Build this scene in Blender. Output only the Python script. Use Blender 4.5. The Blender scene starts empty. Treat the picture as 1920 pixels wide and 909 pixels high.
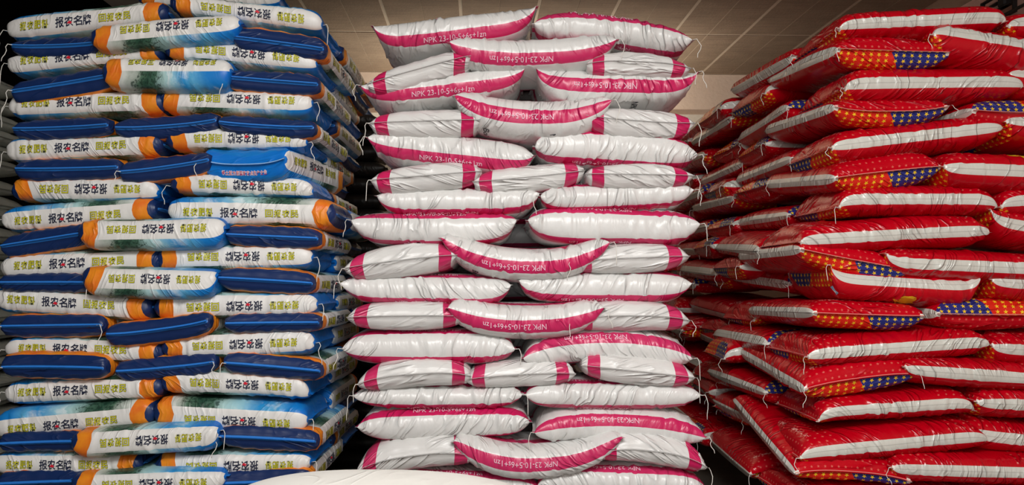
import bpy, math, random
import numpy as np
from mathutils import Vector

# ------------------------------------------------------------------ camera, sky, exposure
sc = bpy.context.scene
F = 1397.0                    # focal length in pixels of the 1920 px frame
PX, PY = 930.0, 530.0         # principal point (vanishing point of the aisle)
CZ = 1.35                     # camera height
cam_d = bpy.data.cameras.new('camera')
cam = bpy.data.objects.new('camera', cam_d)
sc.collection.objects.link(cam)
cam.location = (0, 0, CZ)
cam.rotation_euler = (math.pi / 2, 0, 0)
cam_d.sensor_width = 36.0
cam_d.lens = F / 1920 * 36
cam_d.shift_x = (960 - PX) / 1920
cam_d.shift_y = (PY - 454.5) / 1920
cam_d.clip_start = 0.05
sc.camera = cam

world = bpy.data.worlds.new('sky')
sc.world = world
world.use_nodes = True
_bg = world.node_tree.nodes['Background']
_bg.inputs['Color'].default_value = (0.93, 0.97, 1.0, 1)
_bg.inputs['Strength'].default_value = 0.5

# daylight of the open yard in front of the shed
ad = bpy.data.lights.new('yard_daylight', 'AREA')
ad.shape = 'RECTANGLE'; ad.size = 2.6; ad.size_y = 3.2
ad.energy = 42; ad.color = (1.0, 0.985, 0.96)
ao = bpy.data.objects.new('yard_daylight', ad)
sc.collection.objects.link(ao)
ao.location = (0.3, -1.35, 1.75)          # fills the open doorway behind the camera
ao.rotation_euler = (math.radians(90), 0, 0)

# added overhead fill light above the front of the store, for a top-lit look
sd = bpy.data.lights.new('overhead_fill', 'AREA')
sd.shape = 'RECTANGLE'; sd.size = 2.4; sd.size_y = 2.0
sd.energy = 320; sd.color = (1.0, 0.985, 0.96)
so = bpy.data.objects.new('overhead_fill', sd)
sc.collection.objects.link(so)
so.location = (0.25, 0.35, 3.42)
so.rotation_euler = (math.radians(18), 0, 0)

vs = sc.view_settings
vs.view_transform = 'Standard'; vs.look = 'None'; vs.gamma = 1.0
vs.use_curve_mapping = False
vs.exposure = 0.03

C = sc.collection

# ------------------------------------------------------------------ helpers
def lin(r, g, b):
    f = lambda c: (c / 255 / 12.92) if c / 255 <= 0.04045 else ((c / 255 + 0.055) / 1.055) ** 2.4
    return (f(r), f(g), f(b), 1.0)

def px(x, y, d):
    """pixel of the 1920x909 frame at depth d -> world X, Z"""
    return (x - PX) * d / F, CZ + (PY - y) * d / F

def tag(o, label=None, cat=None, group=None, kind=None):
    if label: o['label'] = label
    if cat: o['category'] = cat
    if group: o['group'] = group
    if kind: o['kind'] = kind
    return o

def link(name, me, parent=None):
    o = bpy.data.objects.new(name, me)
    C.objects.link(o)
    if parent is not None: o.parent = parent
    return o

def mesh_from(name, verts, faces, mats=(), smooth=False, mat_idx=None):
    me = bpy.data.meshes.new(name)
    me.from_pydata([tuple(v) for v in verts], [], [tuple(f) for f in faces])
    for m in mats: me.materials.append(m)
    if smooth: me.polygons.foreach_set('use_smooth', [True] * len(me.polygons))
    if mat_idx is not None: me.polygons.foreach_set('material_index', mat_idx)
    me.update()
    return me

def box_mesh(name, x0, x1, y0, y1, z0, z1, mat, bev=0.0):
    if bev <= 0:
        v = [(x, y, z) for z in (z0, z1) for y in (y0, y1) for x in (x0, x1)]
        f = [(0, 2, 3, 1), (4, 5, 7, 6), (0, 1, 5, 4), (2, 6, 7, 3), (0, 4, 6, 2), (1, 3, 7, 5)]
        return mesh_from(name, v, f, [mat])
    import bmesh
    bm = bmesh.new()
    bmesh.ops.create_cube(bm, size=1)
    for v in bm.verts:
        v.co = Vector(((x0 + x1) / 2 + v.co.x * (x1 - x0), (y0 + y1) / 2 + v.co.y * (y1 - y0), (z0 + z1) / 2 + v.co.z * (z1 - z0)))
    bmesh.ops.bevel(bm, geom=bm.edges[:], offset=bev, segments=1, affect='EDGES')
    me = bpy.data.meshes.new(name); bm.to_mesh(me); bm.free()
    me.materials.append(mat)
    return me

def tube_mesh(name, pts, r, mat, n=5):
    pts = np.asarray(pts, float)
    vs_, fs_ = [], []
    for i, p in enumerate(pts):
        t = pts[min(i + 1, len(pts) - 1)] - pts[max(i - 1, 0)]
        t = t / (np.linalg.norm(t) + 1e-9)
        a = np.cross(t, (0.31, 0.87, 0.38)); a /= np.linalg.norm(a) + 1e-9
        b = np.cross(t, a)
        for k in range(n):
            w = 2 * math.pi * k / n
            vs_.append(p + r * (math.cos(w) * a + math.sin(w) * b))
    for i in range(len(pts) - 1):
        for k in range(n):
            k2 = (k + 1) % n
            fs_.append((i * n + k, i * n + k2, (i + 1) * n + k2, (i + 1) * n + k))
    fs_.append(tuple(range(n))[::-1]); fs_.append(tuple((len(pts) - 1) * n + k for k in range(n)))
    return mesh_from(name, vs_, fs_, [mat], smooth=True)

# ------------------------------------------------------------------ node helper
class NB:
    def __init__(self, name):
        self.m = bpy.data.materials.new(name)
        self.m.use_nodes = True
        self.nt = self.m.node_tree
        self.nt.nodes.clear()
        self.out = self.nt.nodes.new('ShaderNodeOutputMaterial')
        self.p = self.nt.nodes.new('ShaderNodeBsdfPrincipled')
        self.nt.links.new(self.p.outputs[0], self.out.inputs[0])
    def n(self, t): return self.nt.nodes.new(t)
    def put(self, sock, v):
        if v is None: return
        if hasattr(v, 'is_output') or isinstance(v, bpy.types.NodeSocket): self.nt.links.new(v, sock)
        else: sock.default_value = v
    def math(self, op, a, b=None, c=None, clamp=False):
        nd = self.n('ShaderNodeMath'); nd.operation = op; nd.use_clamp = clamp
        self.put(nd.inputs[0], a); self.put(nd.inputs[1], b); self.put(nd.inputs[2], c)
        return nd.outputs[0]
    def mix(self, f, a, b, blend='MIX'):
        nd = self.n('ShaderNodeMix'); nd.data_type = 'RGBA'; nd.blend_type = blend
        self.put(nd.inputs[0], f); self.put(nd.inputs[6], a); self.put(nd.inputs[7], b)
        return nd.outputs[2]
    def lt(self, a, b): return self.math('LESS_THAN', a, b)
    def gt(self, a, b): return self.math('GREATER_THAN', a, b)
    def mul(self, a, b): return self.math('MULTIPLY', a, b)
    def add(self, a, b): return self.math('ADD', a, b)
    def sub(self, a, b): return self.math('SUBTRACT', a, b)
    def band(self, x, a, b): return self.mul(self.gt(x, a), self.lt(x, b))
    def uv(self):
        t = self.n('ShaderNodeUVMap'); t.uv_map = 'print'
        s = self.n('ShaderNodeSeparateXYZ'); self.nt.links.new(t.outputs[0], s.inputs[0])
        return s.outputs[0], s.outputs[1]
    def vec(self, x, y, z=0.0):
        c = self.n('ShaderNodeCombineXYZ')
        self.put(c.inputs[0], x); self.put(c.inputs[1], y); self.put(c.inputs[2], z)
        return c.outputs[0]
    def noise(self, vec, scale, detail=2.0, rough=0.5, dist=0.0):
        t = self.n('ShaderNodeTexNoise')
        self.put(t.inputs['Vector'], vec); t.inputs['Scale'].default_value = scale
        t.inputs['Detail'].default_value = detail; t.inputs['Roughness'].default_value = rough
        t.inputs['Distortion'].default_value = dist
        return t.outputs[0]
    def rand(self):
        return self.n('ShaderNodeObjectInfo').outputs['Random']
    def ramp(self, fac, stops, interp='LINEAR'):
        r = self.n('ShaderNodeValToRGB'); r.color_ramp.interpolation = interp
        el = r.color_ramp.elements
        el[0].position, el[0].color = stops[0]; el[1].position, el[1].color = stops[-1]
        for p_, c_ in stops[1:-1]:
            e = el.new(p_); e.color = c_
        self.put(r.inputs[0], fac)
        return r.outputs[0]
    def bump(self, h, strength, dist, prev=None):
        b = self.n('ShaderNodeBump'); b.inputs['Strength'].default_value = strength
        b.inputs['Distance'].default_value = dist
        self.put(b.inputs['Height'], h)
        if prev is not None: self.put(b.inputs['Normal'], prev)
        return b.outputs[0]
    def done(self, color=None, rough=0.5, spec=0.5, normal=None, coat=0.0, trans=None):
        if color is not None: self.put(self.p.inputs['Base Color'], color)
        self.put(self.p.inputs['Roughness'], rough)
        self.p.inputs['Specular IOR Level'].default_value = spec
        if normal is not None: self.put(self.p.inputs['Normal'], normal)
        if coat: self.p.inputs['Coat Weight'].default_value = coat; self.p.inputs['Coat Roughness'].default_value = 0.15
        return self.m

def film_wrinkles(b, u, v, strength=0.5, dist=0.005):
    """fine creases of filled plastic film: they run around the sack, slanting"""
    r = b.mul(b.rand(), 37.0)
    sl = b.add(v, b.mul(u, b.sub(b.mul(b.rand(), 1.2), 0.6)))
    n1 = b.noise(b.vec(b.mul(sl, 15.0), b.mul(u, 3.5), r), 1.0, 2.0, 0.5, 0.6)
    ridge = b.math('POWER', b.sub(1.0, b.math('ABSOLUTE', b.sub(b.mul(n1, 2.0), 1.0))), 10.0)
    msk = b.noise(b.vec(b.mul(v, 5.0), b.mul(u, 5.0), b.add(r, 9.0)), 1.0, 1.0)
    msk = b.math('MULTIPLY_ADD', msk, 5.0, -2.0, clamp=True)
    n2 = b.noise(b.vec(b.mul(v, 55.0), b.mul(u, 14.0), r), 1.0, 2.0, 0.55)
    h = b.add(b.mul(ridge, msk), b.mul(n2, 0.22))
    return b.bump(h, strength, dist)

PW, PB, PR = 1.16, 1.06, 1.20            # girths in metres used by the prints

def mat_white():
    b = NB('white_pink_film'); u, v = b.uv()
    d = b.math('PINGPONG', u, PW / 4)
    edge = b.mul(b.sub(b.noise(b.vec(b.mul(v, 6.0), b.mul(u, 6.0)), 1.0), 0.5), 0.006)
    st = b.band(b.add(d, edge), 0.060, 0.120)
    fade = b.mul(b.rand(), 0.35)
    pink = b.mix(fade, lin(203, 30, 92), lin(206, 74, 118))
    dirt = b.math('MULTIPLY_ADD', b.noise(b.vec(b.mul(v, 9.0), b.mul(u, 9.0), b.mul(b.rand(), 50.0)), 1.0, 4.0, 0.6), 1.0, -0.35, clamp=True)
    wh = b.mix(b.mul(dirt, 0.30), lin(224, 224, 222), lin(176, 174, 168))
    col = b.mix(st, wh, pink)
    return b.done(col, 0.30, 0.5, film_wrinkles(b, u, v, 0.9, 0.010))

def star(b, x, y, R):
    """5-pointed star of radius R around the cell centre, x and y already centred"""
    r = b.math('SQRT', b.add(b.mul(x, x), b.mul(y, y)))
    a = b.math('ARCTAN2', x, y)
    a = b.math('PINGPONG', a, math.pi / 5)
    return b.lt(b.mul(r, b.math('COSINE', b.sub(a, math.radians(72)))), 0.309 * R)

def mat_red(dark=False):
    b = NB('red_film'); u, v = b.uv()
    L = 0.88
    d = b.math('PINGPONG', u, PR / 4)
    fr = b.math('FRACT', b.math('DIVIDE', u, PR))
    bottom = b.gt(fr, 0.5)
    ve = b.math('PINGPONG', v, L / 2)                      # distance to the nearer end seam
    stripe = b.lt(d, 0.0245)
    cell = b.sub(b.math('FRACT', b.math('DIVIDE', d, 0.037)), 0.5)
    cellv = b.sub(b.math('FRACT', b.math('DIVIDE', ve, 0.026)), 0.5)
    st = star(b, b.mul(cell, 0.037), b.mul(cellv, 0.026), 0.0115)
    acr = b.sub(b.mul(fr, PR), PR / 2)                     # 0 at one fold ... PR/2 at the other, on the lower face
    blue = b.mul(b.gt(b.sub(acr, b.mul(ve, 0.55)), PR * 0.5 * 0.50), b.lt(v, 0.125))
    near = b.lt(v, b.math('MINIMUM', 0.094, b.math('MULTIPLY_ADD', d, 0.9, -0.004)))
    red = b.mix(b.mul(b.noise(b.vec(b.mul(v, 3.0), b.mul(u, 3.0), b.mul(b.rand(), 20.0)), 1.0), 0.35), lin(192, 0, 24), lin(152, 0, 16))
    endc = b.mix(blue, lin(214, 36, 22), lin(38, 46, 120))
    endc = b.mix(st, endc, lin(240, 200, 40))
    col = b.mix(b.mul(near, bottom), red, endc)
    # the other face: small pale stars scattered in rows, a line of print near the end
    c2 = b.sub(b.math('FRACT', b.math('DIVIDE', d, 0.032)), 0.5)
    c2v = b.sub(b.math('FRACT', b.math('DIVIDE', ve, 0.036)), 0.5)
    st2 = star(b, b.mul(c2, 0.032), b.mul(c2v, 0.036), 0.0075)
    top = b.sub(1.0, bottom)
    scarce = b.lt(ve, 0.22)
    col = b.mix(b.mul(b.mul(st2, b.mul(top, scarce)), 0.4), col, lin(244, 150, 130))
    tx = b.noise(b.vec(b.mul(u, 90.0), b.mul(ve, 70.0)), 1.0, 1.0)
    txt = b.mul(b.mul(b.band(ve, 0.098, 0.116), b.band(d, 0.10, 0.26)), b.mul(b.gt(tx, 0.5), top))
    col = b.mix(b.mul(txt, 0.6), col, lin(246, 190, 180))
    white = b.mix(b.mul(b.noise(b.vec(b.mul(v, 260.0), b.mul(u, 12.0)), 1.0, 1.0), 0.30), lin(212, 212, 204), lin(168, 168, 160))
    crease = b.lt(b.math('ABSOLUTE', b.math('PINGPONG', u, PR / 4)), 0.0022)
    white = b.mix(b.mul(crease, 0.35), white, lin(140, 140, 132))
    col = b.mix(stripe, col, white)
    tip = b.lt(ve, 0.011)
    col = b.mix(b.mul(tip, b.lt(d, 0.045)), col, lin(235, 232, 222))
    return b.done(col, 0.24, 0.5, film_wrinkles(b, u, v, 0.8, 0.010))

def mat_blue():
    b = NB('blue_orange_film'); u, v = b.uv()
    L = 0.78
    d = b.math('PINGPONG', u, PB / 4)
    side = b.lt(d, 0.047)
    n = b.noise(b.vec(b.mul(v, 9.0), b.mul(u, 9.0), 1.0), 1.0, 5.0, 0.65)
    wob = b.add(v, b.mul(b.sub(n, 0.5), 0.12))
    ph = b.ramp(b.math('DIVIDE', wob, L), [
        (0.0, lin(14, 112, 196)), (0.14, lin(20, 124, 202)), (0.26, lin(90, 170, 214)), (0.34, lin(32, 140, 205)),
        (0.44, lin(150, 200, 216)), (0.52, lin(170, 205, 205)), (0.58, lin(70, 105, 88)), (0.66, lin(40, 76, 60)),
        (0.72, lin(80, 112, 92)), (0.80, lin(200, 206, 200)), (1.0, lin(214, 214, 210))])
    leaf = b.noise(b.vec(b.mul(v, 60.0), b.mul(u, 60.0), 3.0), 1.0, 3.0, 0.7)
    forest = b.mul(b.band(wob, L * 0.54, L * 0.76), b.gt(leaf, 0.52))
    ph = b.mix(b.mul(forest, 0.75), ph, lin(24, 50, 40))
    cloud = b.mul(b.band(wob, L * 0.16, L * 0.5), b.math('MULTIPLY_ADD', n, 5.0, -2.6, clamp=True))
    ph = b.mix(b.mul(cloud, 0.8), ph, lin(226, 236, 240))
    col = b.mix(side, ph, lin(226, 225, 222))
    # the blue top end
    top = b.lt(b.add(v, b.mul(d, 0.15)), 0.075)
    bl = b.mix(n, lin(0, 98, 196), lin(14, 124, 210))
    col = b.mix(b.mul(top, b.sub(1.0, b.mul(side, b.gt(v, 0.018)))), col, bl)
    # orange and navy foot
    org = b.mix(b.math('MULTIPLY_ADD', n, 2.4, -0.7, clamp=True), lin(222, 96, 34), lin(234, 148, 34))
    col = b.mix(b.gt(v, L - 0.128), col, org)
    wtxt = b.noise(b.vec(b.mul(u, 80.0), b.mul(v, 90.0), 5.0), 1.0, 1.0)
    otxt = b.mul(b.mul(b.band(v, L - 0.112, L - 0.096), b.band(d, 0.12, 0.22)), b.gt(wtxt, 0.52))
    col = b.mix(b.mul(otxt, 0.6), col, lin(240, 200, 170))
    col = b.mix(b.gt(v, L - 0.058), col, lin(18, 42, 90))
    col = b.mix(b.gt(v, L - 0.006), col, lin(40, 120, 204))
    return b.done(col, 0.40, 0.42, film_wrinkles(b, u, v, 0.6, 0.008))

def mat_plain(name, c1, c2, rough):
    b = NB(name); u, v = b.uv()
    n = b.noise(b.vec(b.mul(v, 8.0), b.mul(u, 8.0), b.mul(b.rand(), 30.0)), 1.0, 4.0, 0.6)
    return b.done(b.mix(n, c1, c2), rough, 0.4, film_wrinkles(b, u, v, 0.5, 0.007))

def mat_flat(name, c, rough=0.5):
    b = NB(name)
    return b.done(c, rough, 0.4)

def mat_concrete(name, c1, c2, scale=3.0, rough=0.9, bstr=0.3, streak=None):
    b = NB(name)
    g = b.n('ShaderNodeTexCoord').outputs['Object']
    n1 = b.noise(g, scale, 6.0, 0.65)
    n2 = b.noise(g, scale * 14, 3.0, 0.6)
    f = b.math('MULTIPLY_ADD', b.add(b.mul(n1, 0.75), b.mul(n2, 0.25)), 2.2, -0.6, clamp=True)
    col = b.mix(f, c1, c2)
    if streak:
        sp = b.n('ShaderNodeSeparateXYZ'); b.nt.links.new(g, sp.inputs[0])
        m = b.noise(b.vec(b.mul(sp.outputs[0], 2.0), b.mul(sp.outputs[1], 40.0), 0.0), 1.0, 3.0, 0.6)
        col = b.mix(b.math('MULTIPLY_ADD', m, 2.0, -0.9, clamp=True), col, streak)
    return b.done(col, rough, 0.3, b.bump(n2, bstr, 0.01))

MAT = {
    'white': mat_white(), 'red': mat_red(), 'blue': mat_blue(),
    'grey': mat_plain('grey_film', lin(200, 204, 196), lin(158, 162, 154), 0.35),
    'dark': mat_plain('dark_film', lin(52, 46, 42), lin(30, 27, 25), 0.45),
    'plain': mat_plain('plain_white_film', lin(204, 202, 196), lin(190, 188, 182), 0.5),
    'thread': mat_flat('white_thread', lin(226, 224, 216), 0.8),
    'thread_blue': mat_flat('pale_blue_thread', lin(150, 190, 226), 0.7),
    'thread_sky': mat_flat('sky_blue_tape', lin(44, 124, 208), 0.5),
    'thread_pink': mat_flat('pale_pink_thread', lin(226, 150, 140), 0.7),
    'thread_grey': mat_flat('grey_thread', lin(186, 186, 184), 0.8),
    'ink_white': mat_flat('pale_pink_ink', lin(238, 196, 212), 0.4),
    'ink_black': mat_flat('black_ink', lin(40, 40, 46), 0.5),
    'ink_navy': mat_flat('navy_ink', lin(34, 40, 62), 0.45),
    'ink_yellow': mat_flat('yellow_ink', lin(208, 204, 32), 0.45),
    'ink_olive': mat_flat('olive_ink', lin(62, 66, 40), 0.45),
    'ink_red': mat_flat('red_ink', lin(208, 30, 52), 0.45),
    'ink_paper': mat_flat('white_ink', lin(236, 236, 236), 0.45),
    'ink_gold': mat_flat('gold_ink', lin(228, 186, 40), 0.4),
    'ink_sky': mat_flat('pale_blue_ink', lin(120, 180, 210), 0.4),
    'soil': mat_flat('dirt', lin(84, 74, 66), 0.9),
}

# ------------------------------------------------------------------ room
H = 2.12 + CZ
yaw = math.radians(1.5)
RY = 7.54
def room(o):
    # everything of the building turns together about the back of the aisle
    o.location = (-math.sin(-yaw) * 0 , 0, 0)
    o.matrix_world = __import__('mathutils').Matrix.Translation((0.1, RY, 0)) @ __import__('mathutils').Matrix.Rotation(yaw, 4, 'Z') @ __import__('mathutils').Matrix.Translation((-0.1, -RY, 0))
    return o
m_mortar = mat_concrete('mortar', lin(206, 190, 168), lin(186, 169, 148), 5)
m_panel = mat_concrete('ceiling_board', lin(162, 141, 118), lin(130, 112, 94), 4.0, 0.9, 0.4, lin(114, 98, 82))
m_wall = mat_concrete('pink_plaster', lin(240, 220, 200), lin(228, 204, 182), 2.0)
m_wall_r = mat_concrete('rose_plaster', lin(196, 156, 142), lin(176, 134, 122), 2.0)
m_dado = mat_concrete('cream_plaster', lin(240, 232, 216), lin(226, 216, 198), 2.0)
m_bay_shade = mat_concrete('bay_shade_boards', lin(26, 24, 22), lin(14, 13, 12), 3.0)  # near-black colour carries the shade of the unlit side bay
m_beam = mat_concrete('beam_concrete', lin(206, 198, 186), lin(180, 172, 160), 3.0)
m_pale = mat_concrete('pale_finish', lin(236, 230, 214), lin(220, 212, 196), 3.0)
m_floor = mat_concrete('floor_concrete', lin(110, 104, 96), lin(82, 78, 72), 2.0)
m_black = mat_flat('black_paint', lin(22, 20, 20), 0.6)

floor = tag(link('floor', box_mesh('floor', -9, 9, -7, 9, -0.1, 0, m_floor)), 'grey concrete floor of the store', kind='structure')
wb = room(tag(link('wall_back', box_mesh('wall_back', -2.4, 3.6, RY, RY + 0.2, 0, H, m_wall)), 'pinkish plaster back wall behind the stacks', kind='structure'))
link('dado', box_mesh('dado', -2.4, 3.55, RY - 0.06, RY, 0, CZ + 1.70, m_dado), wb)
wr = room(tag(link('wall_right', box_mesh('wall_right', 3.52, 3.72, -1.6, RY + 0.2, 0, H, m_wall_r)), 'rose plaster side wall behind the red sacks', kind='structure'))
wf = tag(link('wall_front', box_mesh('wall_front', -6.0, -1.1, -1.6, -1.4, 0, H + 0.7, m_wall)), 'plaster front wall beside the doorway', kind='structure')
link('wall_section', box_mesh('wall_section', 1.7, 4.2, -1.6, -1.4, 0, H + 0.2, m_wall), wf)
link('lintel', box_mesh('lintel', -1.1, 1.7, -1.6, -1.4, 3.35, H + 0.2, m_wall), wf)
wl = room(tag(link('wall_left', box_mesh('wall_left', -5.6, -5.4, -1.6, RY + 1.2, 0, H + 1.2, m_bay_shade)), 'side wall beyond the blue sacks, shade put into its colour', kind='structure'))
wd = room(tag(link('wall_back_left', box_mesh('wall_back_left', -5.6, -2.4, RY, RY + 0.2, 0, H + 1.2, m_bay_shade)), 'back wall of the side bay, shade put into its colour', kind='structure'))
cl = room(tag(link('ceiling', box_mesh('ceiling', -2.4, 3.72, -1.6, RY + 0.2, H + 0.004, H + 0.16, m_mortar)), 'brown board ceiling with pale joints', kind='structure'))
cd = room(tag(link('ceiling_bay', box_mesh('ceiling_bay', -5.6, -2.4, -1.6, RY + 0.2, H + 0.5, H + 0.7, m_bay_shade)), 'ceiling of the side bay, shade put into its colour', kind='structure'))
bmz = H - 0.30
be = room(tag(link('trim_beam', box_mesh('trim_beam', -2.60, -2.335, -1.6, RY, bmz, H + 0.55, m_beam)), 'concrete beam at the edge of the board ceiling', kind='structure'))
link('pale_face', box_mesh('pale_face', -2.335, -2.325, -1.6, RY, bmz, H + 0.01, m_pale), be)  # paler facing along the inner side of the beam
# added unseen uplight trough behind the middle stack, put in to brighten the ceiling
tl = bpy.data.objects.new('added_uplight', None); C.objects.link(tl)
tl.location = (0.45, RY - 0.62, CZ + 1.02)
tag(tl, 'added unseen uplight trough behind the middle stack, brightening the ceiling', 'added light')
link('trough_base', box_mesh('trough_base', -1.4, 1.4, -0.09, 0.09, -0.01, 0.0, m_black), tl)
for a_ in ((-1.4, 1.4, -0.10, -0.09), (-1.4, 1.4, 0.09, 0.10), (-1.41, -1.4, -0.10, 0.10), (1.4, 1.41, -0.10, 0.10)):
    link('trough_side', box_mesh('trough_side', a_[0], a_[1], a_[2], a_[3], -0.01, 0.10, m_black), tl)
for x_ in (-1.0, 1.0):
    link('bracket_arm', box_mesh('bracket_arm', x_ - 0.02, x_ + 0.02, 0.0, 0.545, -0.035, -0.01, m_black), tl)
tld = bpy.data.lights.new('ceiling_fill', 'AREA')
tld.shape = 'RECTANGLE'; tld.size = 2.7; tld.size_y = 0.12; tld.energy = 50; tld.color = (1.0, 0.93, 0.82)
tlo = bpy.data.objects.new('ceiling_fill', tld); C.objects.link(tlo); tlo.parent = tl
tlo.location = (0, 0, 0.03); tlo.rotation_euler = (math.pi, 0, 0)
w1 = room(tag(link('added_roof_pane', box_mesh('added_roof_pane', -1.05, 1.55, -0.75, 1.45, H - 0.012, H + 0.01, m_pale)), 'added pane under the ceiling at the front, below the overhead fill light', kind='structure'))  # added pane under the solid ceiling, goes with the overhead fill light
# ceiling boards
pw, pl = 0.6, 1.2
bmesh_panel = None
rng0 = random.Random(4)
import bmesh as _bm
def panel_mesh():
    bm = _bm.new()
    # a board with a shallow groove along its middle
    w, l, g, t = (pw - 0.028) / 2, (pl - 0.028) / 2, 0.004, 0.02
    xs = [-w, -g, 0, g, w]; zs = [0, 0, 0.007, 0, 0]
    lo = [[bm.verts.new((x, y, z)) for x, z in zip(xs, zs)] for y in (-l, l)]
    hi = [[bm.verts.new((x, y, t)) for x in (-w, w)] for y in (-l, l)]
    for i in range(4): bm.faces.new((lo[0][i], lo[1][i], lo[1][i + 1], lo[0][i + 1]))
    bm.faces.new((hi[0][0], hi[0][1], hi[1][1], hi[1][0]))
    bm.faces.new((lo[0][0], hi[0][0], hi[1][0], lo[1][0])); bm.faces.new((lo[0][4], lo[1][4], hi[1][1], hi[0][1]))
    bm.faces.new((*lo[0], hi[0][1], hi[0][0])); bm.faces.new((hi[1][0], hi[1][1], *reversed(lo[1])))
    _bm.ops.recalc_face_normals(bm, faces=bm.faces[:])
    me = bpy.data.meshes.new('ceiling_board'); bm.to_mesh(me); bm.free(); me.materials.append(m_panel)
    return me
pm = panel_mesh()
for j in range(7):
    for i in range(-5, 6):
        cx_ = 0.88 + (i - 0.5) * pw; cy_ = RY - 0.01 - (j + 0.5) * pl
        if cx_ < -2.1 or cx_ > 3.4 or cy_ < 1.9: continue
        o = link('ceiling_board', pm, cl)
        o.location = (cx_, cy_, H + rng0.uniform(-0.0015, 0.001))
# ventilator and conduit on the side wall
ve = bpy.data.objects.new('wall_ventilator', None); C.objects.link(ve)
ve.location = (3.40, 5.2, CZ + 1.92)
tag(ve, 'black framed ventilator high on the rose wall, top right corner', 'ventilator')
for a in ((-0.17, 0.17, -0.09, -0.08), (-0.17, 0.17, 0.08, 0.09), (-0.17, -0.16, -0.08, 0.08), (0.16, 0.17, -0.08, 0.08)):
    link('frame_bar', box_mesh('frame_bar', 0.09, 0.12, a[0], a[1], a[2], a[3], m_black), ve)
link('motor_box', box_mesh('motor_box', 0.06, 0.12, -0.13, -0.05, -0.03, 0.05, m_black, 0.012), ve)
for k in range(2):
    link('louvre', box_mesh('louvre', 0.07, 0.11, -0.16, 0.05, -0.03 + k * 0.05, -0.024 + k * 0.05, m_black), ve)
co = tag(link('conduit_pipe', tube_mesh('conduit_pipe', [(0, -1.6, 0), (0, -0.5, 0), (0, 0.15, 0)], 0.012, m_black, 8)),
         'thin black conduit running along the rose wall under the ventilator', 'conduit')
co.location = (3.42, 5.15, CZ + 1.80)

# ------------------------------------------------------------------ lettering glyphs
_glyphs = {}
def glyph(s, off=0.0, res=2):
    key = (s, off)
    if key in _glyphs: return _glyphs[key]
    cu = bpy.data.curves.new('t', 'FONT')
    cu.body = s; cu.size = 1.0; cu.offset = off; cu.resolution_u = res
    cu.fill_mode = 'FRONT'
    o = bpy.data.objects.new('t', cu); C.objects.link(o)
    bpy.context.view_layer.update()
    dg = bpy.context.evaluated_depsgraph_get()
    me = o.evaluated_get(dg).to_mesh()
    me.calc_loop_triangles()
    co_ = np.zeros(len(me.vertices) * 3); me.vertices.foreach_get('co', co_)
    tri = np.zeros(len(me.loop_triangles) * 3, int); me.loop_triangles.foreach_get('vertices', tri)
    co_ = co_.reshape(-1, 3)[:, :2]; tri = tri.reshape(-1, 3)
    bpy.data.objects.remove(o); bpy.data.curves.remove(cu)
    _glyphs[key] = (co_, tri)
    return co_, tri

# ------------------------------------------------------------------ sack body
SHAPE = {   # section exponent, end profile n and m, ear widening, girth for the print, length for the print
    'white': dict(p=0.72, q=0.64, n=6.5, nE=10., m=0.58, ear=0.04, P=PW, L=0.84, W=0.52, cr=30, amp=0.0070),
    'red':   dict(p=0.72, q=0.70, n=11., m=0.50, ear=-0.03, P=PR, L=0.88, W=0.53, cr=24, amp=0.0060),
    'blue':  dict(p=0.42, q=0.52, n=14., nE=18., m=0.48, ear=-0.16, earE=-0.05, P=PB, L=0.78, W=0.47, cr=16, amp=0.0050),
    'grey':  dict(p=0.72, q=0.70, n=5.0, m=0.55, ear=0.03, P=1.1, L=0.80, W=0.50, cr=14, amp=0.004),
    'dark':  dict(p=0.60, q=0.66, n=7.0, m=0.52, ear=0.02, P=1.1, L=0.80, W=0.50, cr=14, amp=0.004),
    'plain': dict(p=0.72, q=0.70, n=5.0, m=0.55, ear=0.02, P=1.16, L=0.84, W=0.52, cr=8, amp=0.003),
}

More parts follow.
